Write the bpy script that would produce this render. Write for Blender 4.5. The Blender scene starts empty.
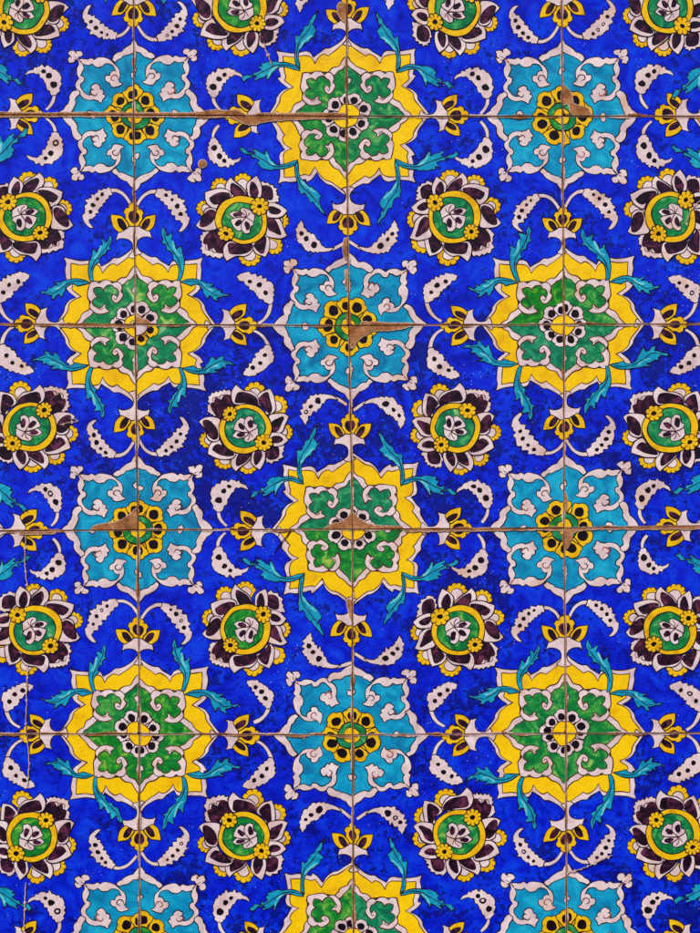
import bpy, math, random
from mathutils import Vector, noise
from mathutils.geometry import tessellate_polygon

# ------------------------------------------------------------------ scene
scn = bpy.context.scene
COL = scn.collection
PX = 0.001                       # one design unit = 1 mm on the wall
ZTOP = 1.95                      # height of the upper edge of the view above the ground
STEP = 0.000025                   # thickness of one coat of glaze
TW, TH = 212.0, 210.0            # design size of one tile


def wpos(x, y, lift):
    """wall drawing position (mm right, mm down) -> world; lift = metres proud of the wall"""
    return (x * PX, -lift, ZTOP - y * PX)


# ------------------------------------------------------------------ materials
def new_mat(name):
    m = bpy.data.materials.new(name)
    m.use_nodes = True
    nt = m.node_tree
    nt.nodes.clear()
    out = nt.nodes.new('ShaderNodeOutputMaterial')
    b = nt.nodes.new('ShaderNodeBsdfPrincipled')
    nt.links.new(b.outputs[0], out.inputs[0])
    return m, nt, b


def nd(nt, typ, **kw):
    n = nt.nodes.new(typ)
    for k, v in kw.items():
        setattr(n, k, v)
    return n


def ramp(nt, fac, stops):
    r = nd(nt, 'ShaderNodeValToRGB')
    e = r.color_ramp.elements
    while len(e) < len(stops):
        e.new(0.5)
    for i, (p, c) in enumerate(stops):
        e[i].position = p
        e[i].color = (c[0], c[1], c[2], 1) if not isinstance(c, float) else (c, c, c, 1)
    nt.links.new(fac, r.inputs[0])
    return r.outputs[0]


def noise_n(nt, pos, scale, detail=3, rough=0.55, dist=0.0):
    n = nd(nt, 'ShaderNodeTexNoise')
    n.inputs['Scale'].default_value = scale
    n.inputs['Detail'].default_value = detail
    n.inputs['Roughness'].default_value = rough
    n.inputs['Distortion'].default_value = dist
    nt.links.new(pos, n.inputs['Vector'])
    return n.outputs['Fac']


def math_n(nt, op, a, b=None, clamp=False):
    n = nd(nt, 'ShaderNodeMath', operation=op)
    n.use_clamp = clamp
    for i, v in enumerate((a, b)):
        if v is None:
            continue
        if isinstance(v, (int, float)):
            n.inputs[i].default_value = v
        else:
            nt.links.new(v, n.inputs[i])
    return n.outputs[0]


def mix_n(nt, fac, a, b, blend='MIX'):
    n = nd(nt, 'ShaderNodeMix', data_type='RGBA', blend_type=blend)
    for sock, v in ((n.inputs['Factor'], fac), (n.inputs['A'], a), (n.inputs['B'], b)):
        if isinstance(v, (int, float)):
            sock.default_value = v
        elif isinstance(v, tuple):
            sock.default_value = (v[0], v[1], v[2], 1)
        else:
            nt.links.new(v, sock)
    return n.outputs['Result']


def attr_n(nt, name):
    n = nd(nt, 'ShaderNodeAttribute', attribute_type='OBJECT', attribute_name=name)
    return n.outputs['Fac']


def position(nt):
    return nd(nt, 'ShaderNodeNewGeometry').outputs['Position']


def glaze_bump(nt, b, pos, strength=0.35, rough=0.16):
    """uneven old glaze: slow waves, brush grain, pin holes"""
    w = noise_n(nt, pos, 90, 3)
    g = noise_n(nt, pos, 700, 2)
    v = nd(nt, 'ShaderNodeTexVoronoi')
    v.inputs['Scale'].default_value = 330
    nt.links.new(pos, v.inputs['Vector'])
    holes = ramp(nt, v.outputs['Distance'], [(0.0, 0.0), (0.16, 1.0)])
    gate = ramp(nt, noise_n(nt, pos, 38, 2), [(0.52, 1.0), (0.62, 0.0)])
    holes = math_n(nt, 'MAXIMUM', holes, gate)
    h = math_n(nt, 'ADD', math_n(nt, 'MULTIPLY', w, 1.1), math_n(nt, 'MULTIPLY', g, 0.22))
    h = math_n(nt, 'ADD', h, math_n(nt, 'MULTIPLY', holes, 0.35))
    bu = nd(nt, 'ShaderNodeBump')
    bu.inputs['Strength'].default_value = strength
    bu.inputs['Distance'].default_value = 0.0016
    nt.links.new(h, bu.inputs['Height'])
    nt.links.new(bu.outputs[0], b.inputs['Normal'])
    r = ramp(nt, noise_n(nt, pos, 60, 3), [(0.3, float(rough)), (0.75, float(rough + 0.22))])
    nt.links.new(r, b.inputs['Roughness'])
    b.inputs['Specular IOR Level'].default_value = 0.24


def flecks(nt, pos, col, amount=0.055, scale=210, gate_lo=0.56, fleck=(0.62, 0.52, 0.56)):
    """tiny spots where the glaze has popped off"""
    v = nd(nt, 'ShaderNodeTexVoronoi')
    v.inputs['Scale'].default_value = scale
    nt.links.new(pos, v.inputs['Vector'])
    f = ramp(nt, v.outputs['Distance'], [(amount, 1.0), (amount + 0.05, 0.0)])
    g = ramp(nt, noise_n(nt, pos, 23, 2), [(gate_lo, 0.0), (gate_lo + 0.06, 1.0)])
    return mix_n(nt, math_n(nt, 'MULTIPLY', f, g), col, fleck)


def cobalt():
    m, nt, b = new_mat('cobalt_glaze')
    pos = position(nt)
    c = ramp(nt, noise_n(nt, pos, 48, 5, 0.65, 0.9),
             [(0.30, (0.0010, 0.0050, 0.36)), (0.46, (0.0018, 0.0150, 0.69)), (0.66, (0.0025, 0.0520, 0.86))])
    # dark blotches where the cobalt pooled; some tiles have many
    sp = noise_n(nt, pos, 210, 3, 0.65)
    area = noise_n(nt, pos, 24, 2)
    mot = attr_n(nt, 'mottle')
    s = math_n(nt, 'ADD', math_n(nt, 'MULTIPLY', sp, 0.9), math_n(nt, 'MULTIPLY', area, 0.75))
    s = math_n(nt, 'ADD', s, math_n(nt, 'MULTIPLY', mot, 0.235))
    f = ramp(nt, s, [(0.985, 0.0), (1.05, 0.80)])
    c = mix_n(nt, f, c, (0.0025, 0.0035, 0.15))
    fine = noise_n(nt, pos, 620, 2, 0.7)
    c = mix_n(nt, 0.55, c, ramp(nt, fine, [(0.3, 0.45), (0.7, 1.0)]), 'MULTIPLY')
    c = flecks(nt, pos, c, 0.065, 240, 0.555, (0.42, 0.45, 0.74))
    nt.links.new(c, b.inputs['Base Color'])
    glaze_bump(nt, b, pos, 0.34, 0.15)
    return m


def simple_glaze(name, stops, scale=55, dist=0.8, fine=0.35, fleck=None, stain=None, bump=0.3, rough=0.2):
    m, nt, b = new_mat(name)
    pos = position(nt)
    c = ramp(nt, noise_n(nt, pos, scale, 4, 0.6, dist), stops)
    f = noise_n(nt, pos, 520, 3, 0.7)
    c = mix_n(nt, fine, c, ramp(nt, f, [(0.3, 0.5), (0.68, 1.0)]), 'MULTIPLY')
    if stain:
        col, lo, amt = stain
        g = ramp(nt, noise_n(nt, pos, 30, 5, 0.65), [(lo, 0.0), (lo + 0.14, amt)])
        c = mix_n(nt, g, c, col)
    if fleck:
        c = flecks(nt, pos, c, 0.06, 190, 0.57, fleck)
    nt.links.new(c, b.inputs['Base Color'])
    glaze_bump(nt, b, pos, bump, rough)
    return m


def green():
    m, nt, b = new_mat('copper_green_glaze')
    pos = position(nt)
    n = noise_n(nt, pos, 75, 4, 0.62, 1.2)
    teal = ramp(nt, n, [(0.30, (0.002, 0.095, 0.066)), (0.50, (0.004, 0.205, 0.110)), (0.62, (0.03, 0.33, 0.17)), (0.72, (0.28, 0.52, 0.30))])
    grass = ramp(nt, n, [(0.30, (0.003, 0.100, 0.016)), (0.50, (0.006, 0.225, 0.012)), (0.60, (0.08, 0.37, 0.015)), (0.70, (0.44, 0.54, 0.05))])
    h = attr_n(nt, 'hue')
    c = mix_n(nt, h, teal, grass)
    f = noise_n(nt, pos, 420, 3, 0.7)
    c = mix_n(nt, 0.45, c, ramp(nt, f, [(0.3, 0.5), (0.68, 1.0)]), 'MULTIPLY')
    c = flecks(nt, pos, c, 0.05, 200, 0.6, (0.35, 0.42, 0.25))
    nt.links.new(c, b.inputs['Base Color'])
    glaze_bump(nt, b, pos, 0.34, 0.16)
    return m


def line_mat(name, c0, c1):
    m, nt, b = new_mat(name)
    pos = position(nt)
    c = ramp(nt, noise_n(nt, pos, 160, 3), [(0.35, c0), (0.7, c1)])
    nt.links.new(c, b.inputs['Base Color'])
    b.inputs['Roughness'].default_value = 0.35
    b.inputs['Specular IOR Level'].default_value = 0.1
    return m


def clay_mat(name, stops, bump=1.0, scale=75):
    m, nt, b = new_mat(name)
    pos = position(nt)
    n = noise_n(nt, pos, scale, 6, 0.7, 0.4)
    c = ramp(nt, n, stops)
    g = noise_n(nt, pos, 900, 3, 0.7)
    c = mix_n(nt, 0.6, c, ramp(nt, g, [(0.32, 0.42), (0.65, 1.0)]), 'MULTIPLY')
    nt.links.new(c, b.inputs['Base Color'])
    h = math_n(nt, 'ADD', n, math_n(nt, 'MULTIPLY', g, 0.35))
    bu = nd(nt, 'ShaderNodeBump')
    bu.inputs['Strength'].default_value = bump
    bu.inputs['Distance'].default_value = 0.002
    nt.links.new(h, bu.inputs['Height'])
    nt.links.new(bu.outputs[0], b.inputs['Normal'])
    b.inputs['Roughness'].default_value = 0.9
    b.inputs['Specular IOR Level'].default_value = 0.15
    return m


M = {
    'blue': cobalt(),
    'turq': simple_glaze('turquoise_glaze', [(0.28, (0.002, 0.125, 0.310)), (0.5, (0.003, 0.270, 0.530)), (0.70, (0.014, 0.430, 0.680))],
                         45, 1.0, 0.35, (0.30, 0.45, 0.5)),
    'yellow': simple_glaze('yellow_glaze', [(0.22, (0.66, 0.320, 0.003)), (0.42, (0.84, 0.510, 0.003)), (0.75, (0.92, 0.610, 0.005))],
                           38, 0.6, 0.36, (0.30, 0.15, 0.03), ((0.52, 0.24, 0.02), 0.63, 0.6)),
    'petal_yellow': simple_glaze('petal_yellow_glaze', [(0.25, (0.52, 0.240, 0.004)), (0.45, (0.76, 0.430, 0.004)), (0.72, (0.86, 0.560, 0.008))],
                                 90, 0.8, 0.35, (0.30, 0.15, 0.03)),
    'green': green(),
    'white': simple_glaze('tin_white_glaze', [(0.28, (0.54, 0.39, 0.44)), (0.48, (0.69, 0.545, 0.60)), (0.72, (0.80, 0.68, 0.735))],
                          48, 0.6, 0.36, (0.25, 0.12, 0.10), ((0.56, 0.33, 0.24), 0.56, 0.75), 0.3, 0.24),
    'wine': simple_glaze('manganese_glaze', [(0.34, (0.005, 0.003, 0.007)), (0.52, (0.024, 0.006, 0.024)), (0.68, (0.150, 0.028, 0.075))],
                         85, 1.2, 0.5, None, None, 0.3, 0.18),
    'black': simple_glaze('black_glaze', [(0.30, (0.003, 0.002, 0.005)), (0.60, (0.010, 0.004, 0.012)), (0.80, (0.050, 0.008, 0.025))],
                          130, 1.0, 0.4, None, None, 0.3, 0.18),
    'leafblue': simple_glaze('acanthus_glaze', [(0.25, (0.002, 0.150, 0.320)), (0.5, (0.004, 0.285, 0.490)), (0.75, (0.020, 0.430, 0.620))],
                             120, 1.0, 0.3),
    'pale': simple_glaze('pale_turquoise_glaze', [(0.3, (0.03, 0.38, 0.52)), (0.7, (0.20, 0.60, 0.68))], 120, 0.5, 0.2),
    'ink': line_mat('cobalt_brush_mark', (0.002, 0.003, 0.10), (0.003, 0.006, 0.28)),
    'line': line_mat('black_outline', (0.006, 0.003, 0.012), (0.022, 0.006, 0.020)),
    'brown': line_mat('brown_outline', (0.030, 0.006, 0.012), (0.130, 0.022, 0.018)),
    'red': line_mat('red_outline', (0.16, 0.02, 0.02), (0.34, 0.07, 0.05)),
    'clay': clay_mat('bare_clay', [(0.30, (0.13, 0.040, 0.016)), (0.46, (0.36, 0.140, 0.055)), (0.60, (0.48, 0.22, 0.10)), (0.72, (0.58, 0.38, 0.28))]),
    'rim': clay_mat('broken_glaze_edge', [(0.3, (0.40, 0.22, 0.15)), (0.6, (0.62, 0.46, 0.42)), (0.8, (0.70, 0.58, 0.58))], 0.5),
    'mortar': clay_mat('mortar', [(0.30, (0.06, 0.022, 0.012)), (0.45, (0.28, 0.110, 0.045)), (0.57, (0.46, 0.23, 0.11)), (0.70, (0.62, 0.46, 0.40))], 0.9, 34),
}

# ------------------------------------------------------------------ drawing tools
def pts(txt, sc=1.0, ox=0.0, oy=0.0):
    """'x,y x,y* ...' -> [(x, y, corner)]"""
    out = []
    for t in txt.split():
        k = t.endswith('*')
        x, y = t.rstrip('*').split(',')
        out.append((float(x) / sc + ox, float(y) / sc + oy, k))
    return out


def smooth(P, closed=True, step=1.3):
    """Catmull-Rom through the points, broken at corners"""
    n = len(P)
    out = []
    segs = n if closed else n - 1
    for i in range(segs):
        p1, p2 = P[i], P[(i + 1) % n]
        p0 = P[(i - 1) % n] if (closed or i > 0) else p1
        p3 = P[(i + 2) % n] if (closed or i + 2 < n) else p2
        if p1[2]:
            p0 = p1
        if p2[2]:
            p3 = p2
        d = math.hypot(p2[0] - p1[0], p2[1] - p1[1])
        k = max(1, int(round(d / step)))
        m1 = ((p2[0] - p0[0]) * 0.5, (p2[1] - p0[1]) * 0.5)
        m2 = ((p3[0] - p1[0]) * 0.5, (p3[1] - p1[1]) * 0.5)
        for m in (1, 2):                          # limit overshoot
            v = m1 if m == 1 else m2
            l = math.hypot(*v)
            if l > d * 1.1 and l > 0:
                v = (v[0] * d * 1.1 / l, v[1] * d * 1.1 / l)
            if m == 1:
                m1 = v
            else:
                m2 = v
        for j in range(k):
            t = j / k
            a = 2 * t ** 3 - 3 * t ** 2 + 1
            b_ = t ** 3 - 2 * t ** 2 + t
            c = -2 * t ** 3 + 3 * t ** 2
            e = t ** 3 - t ** 2
            out.append((a * p1[0] + b_ * m1[0] + c * p2[0] + e * m2[0], a * p1[1] + b_ * m1[1] + c * p2[1] + e * m2[1]))
    if not closed:
        out.append((P[-1][0], P[-1][1]))
    return out


def ellipse(cx, cy, rx, ry, rot=0.0, n=18, wob=0.06, sd=0):
    out = []
    for i in range(n):
        a = 2 * math.pi * i / n
        k = 1 + wob * noise.noise(Vector((math.cos(a) * 1.3 + sd * 3.7, math.sin(a) * 1.3, sd * 1.9)))* 2
        x, y = rx * k * math.cos(a), ry * k * math.sin(a)
        c, s = math.cos(rot), math.sin(rot)
        out.append((cx + x * c - y * s, cy + x * s + y * c))
    return out


def scallop(cx, cy, r, n, depth=0.14, a0=0.0, per=6):
    out = []
    for i in range(n * per):
        a = a0 + 2 * math.pi * i / (n * per)
        t = (i % per) / per
        k = 1 - depth + depth * 1.5 * math.sin(math.pi * t) ** 0.6
        out.append((cx + r * k * math.cos(a), cy + r * k * math.sin(a)))
    return out


def clip_poly(poly, planes):
    for (a, b, c) in planes:
        res = []
        n = len(poly)
        for i in range(n):
            p, q = poly[i], poly[(i + 1) % n]
            dp = a * p[0] + b * p[1] + c
            dq = a * q[0] + b * q[1] + c
            if dp >= 0:
                res.append(p)
            if (dp >= 0) != (dq >= 0):
                t = dp / (dp - dq)
                res.append((p[0] + (q[0] - p[0]) * t, p[1] + (q[1] - p[1]) * t))
        poly = res
        if len(poly) < 3:
            return []
    return poly


class Art:
    """collects painted shapes in drawing coordinates, then becomes ONE mesh"""
    def __init__(self):
        self.tris = []        # (poly, material key, level)

    def fill(self, P, mat, lev):
        self.tris.append((list(P), mat, lev))

    def stroke(self, P, w, mat, lev, closed=True, taper=False, sd=0.0):
        n = len(P)
        if n < 2:
            return
        L, R = [], []
        for i in range(n):
            a = P[i - 1] if (closed or i > 0) else P[i]
            b = P[(i + 1) % n] if (closed or i < n - 1) else P[i]
            p = P[i]
            d1 = Vector((p[0] - a[0], p[1] - a[1]))
            d2 = Vector((b[0] - p[0], b[1] - p[1]))
            if d1.length < 1e-6:
                d1 = d2
            if d2.length < 1e-6:
                d2 = d1
            if d1.length < 1e-6:
                d1 = d2 = Vector((1, 0))
            d1.normalize(); d2.normalize()
            t = d1 + d2
            if t.length < 0.2:
                t = d1
            t.normalize()
            nx, ny = -t.y, t.x
            h = 0.54 * w * (1 + 0.5 * noise.noise(Vector((p[0] * 0.11 + sd, p[1] * 0.11, sd * 0.7))))
            if taper and not closed:
                u = i / (n - 1)
                h *= min(1.0, 0.25 + 3.0 * min(u, 1 - u) + 0.25)
            L.append((p[0] + nx * h, p[1] + ny * h))
            R.append((p[0] - nx * h, p[1] - ny * h))
        for i in range(n if closed else n - 1):
            j = (i + 1) % n
            self.tris.append(([L[i], L[j], R[j], R[i]], mat, lev))

    def shape(self, P, mat, lev, w=0.9, line='line', sd=0.0):
        self.fill(P, mat, lev)
        if w:
            self.stroke(P, w, line, lev + 0.5, True, sd=sd)

    def move(self, f):
        self.tris = [([f(p) for p in t], m, l) for t, m, l in self.tris]
        return self

    def build(self, name, parent, mapper, planes):
        vs, fs, mi, slots = [], [], [], []
        faces = []
        for poly, mat, lev in self.tris:                # split the shapes where they lie on the wall
            W = [mapper(p) for p in poly]
            if len(W) > 4:
                for t in tessellate_polygon([[Vector((x, y, 0)) for x, y in W]]):
                    faces.append(([W[i] for i in t], mat, lev))
            else:
                faces.append((W, mat, lev))
        for W, mat, lev in faces:
            if any(a * p[0] + b * p[1] + c < 0 for p in W for a, b, c in planes):
                W = clip_poly(W, planes)
                if len(W) < 3:
                    continue
            ar = sum(W[i][0] * W[(i + 1) % len(W)][1] - W[(i + 1) % len(W)][0] * W[i][1] for i in range(len(W)))
            lg = max(math.hypot(W[i][0] - W[i - 1][0], W[i][1] - W[i - 1][1]) for i in range(len(W)))
            if abs(ar) < max(1e-4, lg * 0.003):         # sliver
                continue
            if ar > 0:                     # y runs down the wall: keep faces towards -Y
                W = W[::-1]
            k = len(vs)
            vs.extend(wpos(x, y, TILE_FACE + lev * STEP) for x, y in W)
            fs.append(tuple(range(k, k + len(W))))
            if mat not in slots:
                slots.append(mat)
            mi.append(slots.index(mat))
        if not fs:
            return None
        me = bpy.data.meshes.new(name)
        me.from_pydata(vs, [], fs)
        for s in slots:
            me.materials.append(M[s])
        me.polygons.foreach_set('material_index', mi)
        me.update()
        return link(name, me, parent)


TILE_FACE = 0.0


def link(name, data, parent=None):
    o = bpy.data.objects.new(name, data)
    COL.objects.link(o)
    if parent is not None:
        o.parent = parent
        o.matrix_parent_inverse = MPI[parent.name]
    return o


MPI = {}

# ------------------------------------------------------------------ the drawing of one tile
Q1 = (6.604, 0, 0)
Q2 = (6.604, 106, 0)
Q3 = (6.604, 0, 105)
Q4 = (6.604, 106, 105)
RO = (6.604, 55, 53)
PA = (7.0, -50, 75)

# ---- turquoise star quarter (corner at 0,0)
T_FIELD = smooth(pts("-30,-30* 460,-30* 458,0 425,55 405,100 375,155* 360,190 345,250 348,345* 240,345 150,355 130,365* 70,410 0,470 -30,480*", *Q1))
T_EDGE1 = smooth(pts("415,-30* 505,-30* 495,0 462,38 428,72* 424,112 400,150 370,168* 350,150 378,108 380,78* 400,38 418,0", *Q1))
T_EDGE2 = smooth(pts("-30,440* 0,420 50,398 82,378* 104,372 125,353* 147,372 124,400 84,424* 40,455 0,497 -30,512*", *Q1))
T_RIB = smooth(pts("250,108* 285,98 325,106 350,130 352,152* 378,172 380,205 356,240* 372,270 374,310 362,340 370,372* 338,376 305,372 282,382 262,368* 235,384 195,380 158,366 130,340 100,312 90,272 98,235* 118,240* 120,290 135,328 165,340 188,338 205,322* 240,318 262,330 275,344* 300,332 340,342* 330,312 340,285 350,262* 326,250 328,222 348,205 350,180 320,142 290,130 255,135*", *Q1))
T_TRE1 = smooth(pts("213,85* 232,100 258,108 275,130 290,150* 270,165 278,185* 250,202 230,190 225,170* 203,160 210,138* 190,132 208,106", *Q1))
T_TRE2 = smooth(pts("75,210* 110,196 140,195 155,220* 180,232 182,258 155,258* 150,280 128,290 110,270* 125,255 105,240 95,215", *Q1))
T_FLO = smooth(pts("355,366* 335,385 335,420 348,440 370,430* 395,425 415,442 437,446* 430,412 418,385* 434,358 412,338 385,345 372,368", *Q1))
T_CURL = [smooth(pts(s, *Q1), False) for s in ("240,150 252,128 282,142 284,165 262,168", "100,228 112,262 140,262 150,240 128,226", "372,372 392,378 384,362", "340,345 362,372")]
# second hand of the same quarter (traced from the opposite corner, 180 degrees)
# ---- yellow star quarter (corner at left bottom, drawing of the lower left)
Y_W = smooth(pts("-40,140* 0,163 25,195 65,224 105,243 138,245 166,268 195,286 220,303* 236,272 270,260 330,268 400,262 458,248* 443,290 447,330 441,385 430,426 452,432* 425,472 382,507* 425,528 457,568 464,600 498,650 528,693 545,740* -40,740*", *Q3))
Y_Y = smooth(pts("-40,175* 0,201 25,228 60,256 98,282 116,298* 145,285 172,297 195,320 211,349* 226,313 252,294 300,290 350,295 413,289* 411,340 407,385 396,430 402,455 346,499* 392,522 428,556 436,592 456,625 484,662 503,693 520,740* -40,740*", *Q3))
Y_G = smooth(pts("-40,310* 0,328 50,374 110,406* 200,400 292,412* 298,500 288,582* 335,628 392,693 410,740* -40,740*", *Q3))
Y_E1 = smooth(pts("-40,280* 0,302 22,332 52,368 90,380 122,403* 105,428 78,420 54,402 26,386 8,362 -40,325*", *Q3))
Y_E2 = smooth(pts("283,583* 312,596 340,618 358,650 405,693 420,740* 380,740* 366,693 335,665 312,642 285,624 260,606*", *Q3))
Y_RIB = smooth(pts("294,407* 270,400 248,402 236,414* 212,396 185,393 162,400 150,415* 124,402 96,412 80,440 88,468* 72,490 86,522 112,547 137,542 154,517 148,494 130,487 117,502 110,480 118,456 140,446* 152,430 182,432 200,448 203,466* 222,446 244,444 266,453* 262,476 250,496 236,505* 258,514 274,536 266,560 248,572* 236,580 215,574 200,556 184,562* 190,578 160,598* 180,613 220,622 255,616 283,594 297,566 286,540* 306,512 306,470", *Q3))
Y_CURL = [smooth(pts(s, *Q3), False) for s in ("112,500 122,524 138,512", "200,580 225,592 238,580")]


def grow(P, d):
    n = len(P)
    ar = sum(P[i][0] * P[(i + 1) % n][1] - P[(i + 1) % n][0] * P[i][1] for i in range(n))
    sg = d if ar > 0 else -d
    out = []
    for i in range(n):
        tx, ty = P[(i + 1) % n][0] - P[i - 1][0], P[(i + 1) % n][1] - P[i - 1][1]
        l = math.hypot(tx, ty) or 1
        out.append((P[i][0] + ty / l * sg, P[i][1] - tx / l * sg))
    return out


def serrate(P, wfun, period, amp, ph=0.0, lobe=False):
    """saw teeth along a closed outline, as tall as wfun(point) allows"""
    n = len(P)
    ar = sum(P[i][0] * P[(i + 1) % n][1] - P[(i + 1) % n][0] * P[i][1] for i in range(n))
    sg = 1 if ar > 0 else -1
    D = []                                   # resample finely
    for i in range(n):
        p, q = P[i], P[(i + 1) % n]
        d = math.hypot(q[0] - p[0], q[1] - p[1])
        k = max(1, int(d / 0.5))
        D += [(p[0] + (q[0] - p[0]) * j / k, p[1] + (q[1] - p[1]) * j / k) for j in range(k)]
    m = len(D)
    out, acc = [], ph
    for i in range(m):
        p, a, b = D[i], D[i - 4], D[(i + 4) % m]
        tx, ty = b[0] - a[0], b[1] - a[1]
        l = math.hypot(tx, ty) or 1
        acc += math.hypot(p[0] - D[i - 1][0], p[1] - D[i - 1][1]) / (period * (1 + .25 * math.sin(i * .05 + ph * 9)))
        t = acc % 1.0
        h = (t / 0.72 if t < 0.72 else (1 - t) / 0.28) - 0.12
        if lobe:
            h = abs(math.sin(math.pi * t)) ** 0.7 * 1.2 - 0.6
        k = amp * h * wfun(p) * sg
        out.append((p[0] + ty / l * k, p[1] - tx / l * k))
    return out


def dmirror(P):                      # reflection in the main diagonal of the tile
    return [(y * TW / TH, x * TH / TW) for x, y in P]


def dmirror2(P):                     # reflection in the other diagonal
    return [(TW - y * TW / TH, TH - x * TH / TW) for x, y in P]


def rot180(P):
    return [(TW - x, TH - y) for x, y in P]


def ident(P):
    return P


ONE = lambda p: 1.0
RW = lambda p: 1.0 if math.hypot(p[0] - 69, p[1] - 143) > 22 else 0.0


def lobed(P, period, amp, ph, wf=ONE):
    return serrate(P, wf, period, amp, ph, True)


def petal_ring(art, cx, cy, angs, r_in, r_out, half, white, lev, rg, line='line'):
    """scalloped petals with black hearts round a corner flower"""
    for a in angs:
        h = half * rg.uniform(0.92, 1.08)
        ro = r_out * rg.uniform(0.95, 1.05)
        P = []
        prof = [(0.0, -0.55), (0.35, -0.85), (0.62, -1.0), (0.82, -0.92), (0.86, -0.55), (0.97, -0.42), (1.03, 0.0),
                (0.97, 0.42), (0.86, 0.55), (0.82, 0.92), (0.62, 1.0), (0.35, 0.85), (0.0, 0.55)]
        for t, s in prof:
            rr = r_in + (ro - r_in) * t
            b = a + s * h
            P.append((cx + rr * math.cos(b), cy + rr * math.sin(b), abs(s) == 0.55 and t > 0.5))
        S = smooth(P)
        art.shape(S, white, lev, 0.9, line, sd=a)
        rm = r_in + (ro - r_in) * 0.50
        art.fill(ellipse(cx + rm * math.cos(a), cy + rm * math.sin(a), (ro - r_in) * 0.27 * rg.uniform(0.9, 1.1), rm * h * 0.58, a, 16, 0.08, a), 'black', lev + 0.8)
        lev += 1.7
    return art


# ---- rosette
R_C = (340 / 6.604 + 55, 345 / 6.604 + 53)
PET = [  # white petal, dark heart   (drawn back to front)
    ("478,95 500,88* 530,100 555,112* 580,140 578,165* 592,190 590,215 520,225 470,190 465,140", "485,120 515,115 545,130 555,160 550,200 500,195 478,160"),
    ("100,450 80,490* 95,525* 88,560* 105,590 135,602* 160,605* 200,614 240,607* 250,560 265,510 220,470 170,430 130,440", "120,470 165,420 190,470 255,505 240,570 200,580 170,545 140,560 130,530 105,520"),
    ("250,38* 225,75 220,115 235,150 265,182 330,185 378,176 362,135 330,100 292,74", "262,85 285,90 320,110 350,140 368,170 310,178 280,158 260,120"),
    ("75,176* 115,158 170,140 235,140 265,168 235,200 190,225 160,283 110,262 85,225", "115,210* 160,180 210,165 250,168 220,200 180,235 150,247 125,230"),
    ("33,406* 70,345 85,290 120,270 160,280 165,330 175,390 172,428 110,441 60,430", "65,408 70,360 95,310 130,288 152,300 148,350 122,390 90,412"),
    ("522,607* 460,585 430,550 420,515 480,480 515,436 547,460 552,500 542,560", "443,522 480,488 512,448 522,480 512,540 500,577 465,560"),
    ("650,440* 620,380 600,330 550,302 508,308 512,370 508,440 560,457 610,460", "526,320 565,338 590,390 606,432 560,412 528,390"),
    ("274,652* 245,610 239,560 260,518 310,508 380,515 435,520 424,565 385,600 325,610", "275,530 340,526 423,523 408,560 352,587 290,592 273,560"),
    ("442,40* 400,70 374,105 377,140 388,178 420,190 468,185 478,140 468,90", "410,84 435,108 450,150 440,182 410,176 398,135"),
    ("637,252* 590,215 540,202 503,213 505,262 515,302 570,306 612,290", "518,236 555,235 592,256 570,276 528,270"),
]
FRILL = [(170, 108, 55, 3.95), (335, 62, 58, -1.62), (62, 275, 50, 3.3), (622, 335, 52, 0.05), (580, 515, 58, 0.75), (412, 618, 62, 1.35)]

L1 = ("148,492* 190,505 225,508* 235,528* 270,535* 273,555* 307,563* 303,590* 324,612* 318,640* 342,680 335,722 300,760 270,762* 290,738 306,708 288,690* 265,682* 258,660* 238,652* 235,625* 213,617* 205,600* 180,575 150,545 130,538",
      "138,512 100,514 55,542 22,590 5,625", [(200, 535, 12), (235, 561, 13), (268, 600, 15), (290, 648, 14)], Q1)
L2 = ("500,135* 488,160 480,200 482,260 497,287* 505,285* 520,303* 540,303* 568,328* 592,313* 620,327* 638,308* 663,312* 668,296 700,280 716,246* 690,262 655,272 622,262 600,232* 578,215* 572,190* 545,155 530,130",
      "512,140 515,100 532,65 556,38", [(520, 200, 23), (560, 255, 20), (596, 283, 15)], Q1)
L3 = ("408,3* 388,40 376,72* 385,80* 378,108* 390,115* 383,145* 405,158* 430,190* 428,203* 490,214 560,216 602,205 630,180* 570,185 540,172 503,130* 490,118* 482,94* 468,105* 440,70* 430,68* 418,30",
      "560,200 602,196 640,180 690,150", [(413, 95, 14), (442, 130, 15), (488, 170, 22)], Q4)
L4 = ("-12,368* 30,355 65,355* 75,366* 97,368* 105,380* 132,378* 136,393* 157,398* 162,412* 192,420* 202,450 195,500 190,545 165,552* 130,522 88,492* 95,478* 58,452* 62,440* 38,430 33,410 0,395",
      "178,548 160,600 130,640 88,668", [(62, 408, 15), (116, 433, 16), (150, 481, 15)], Q4)

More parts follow.
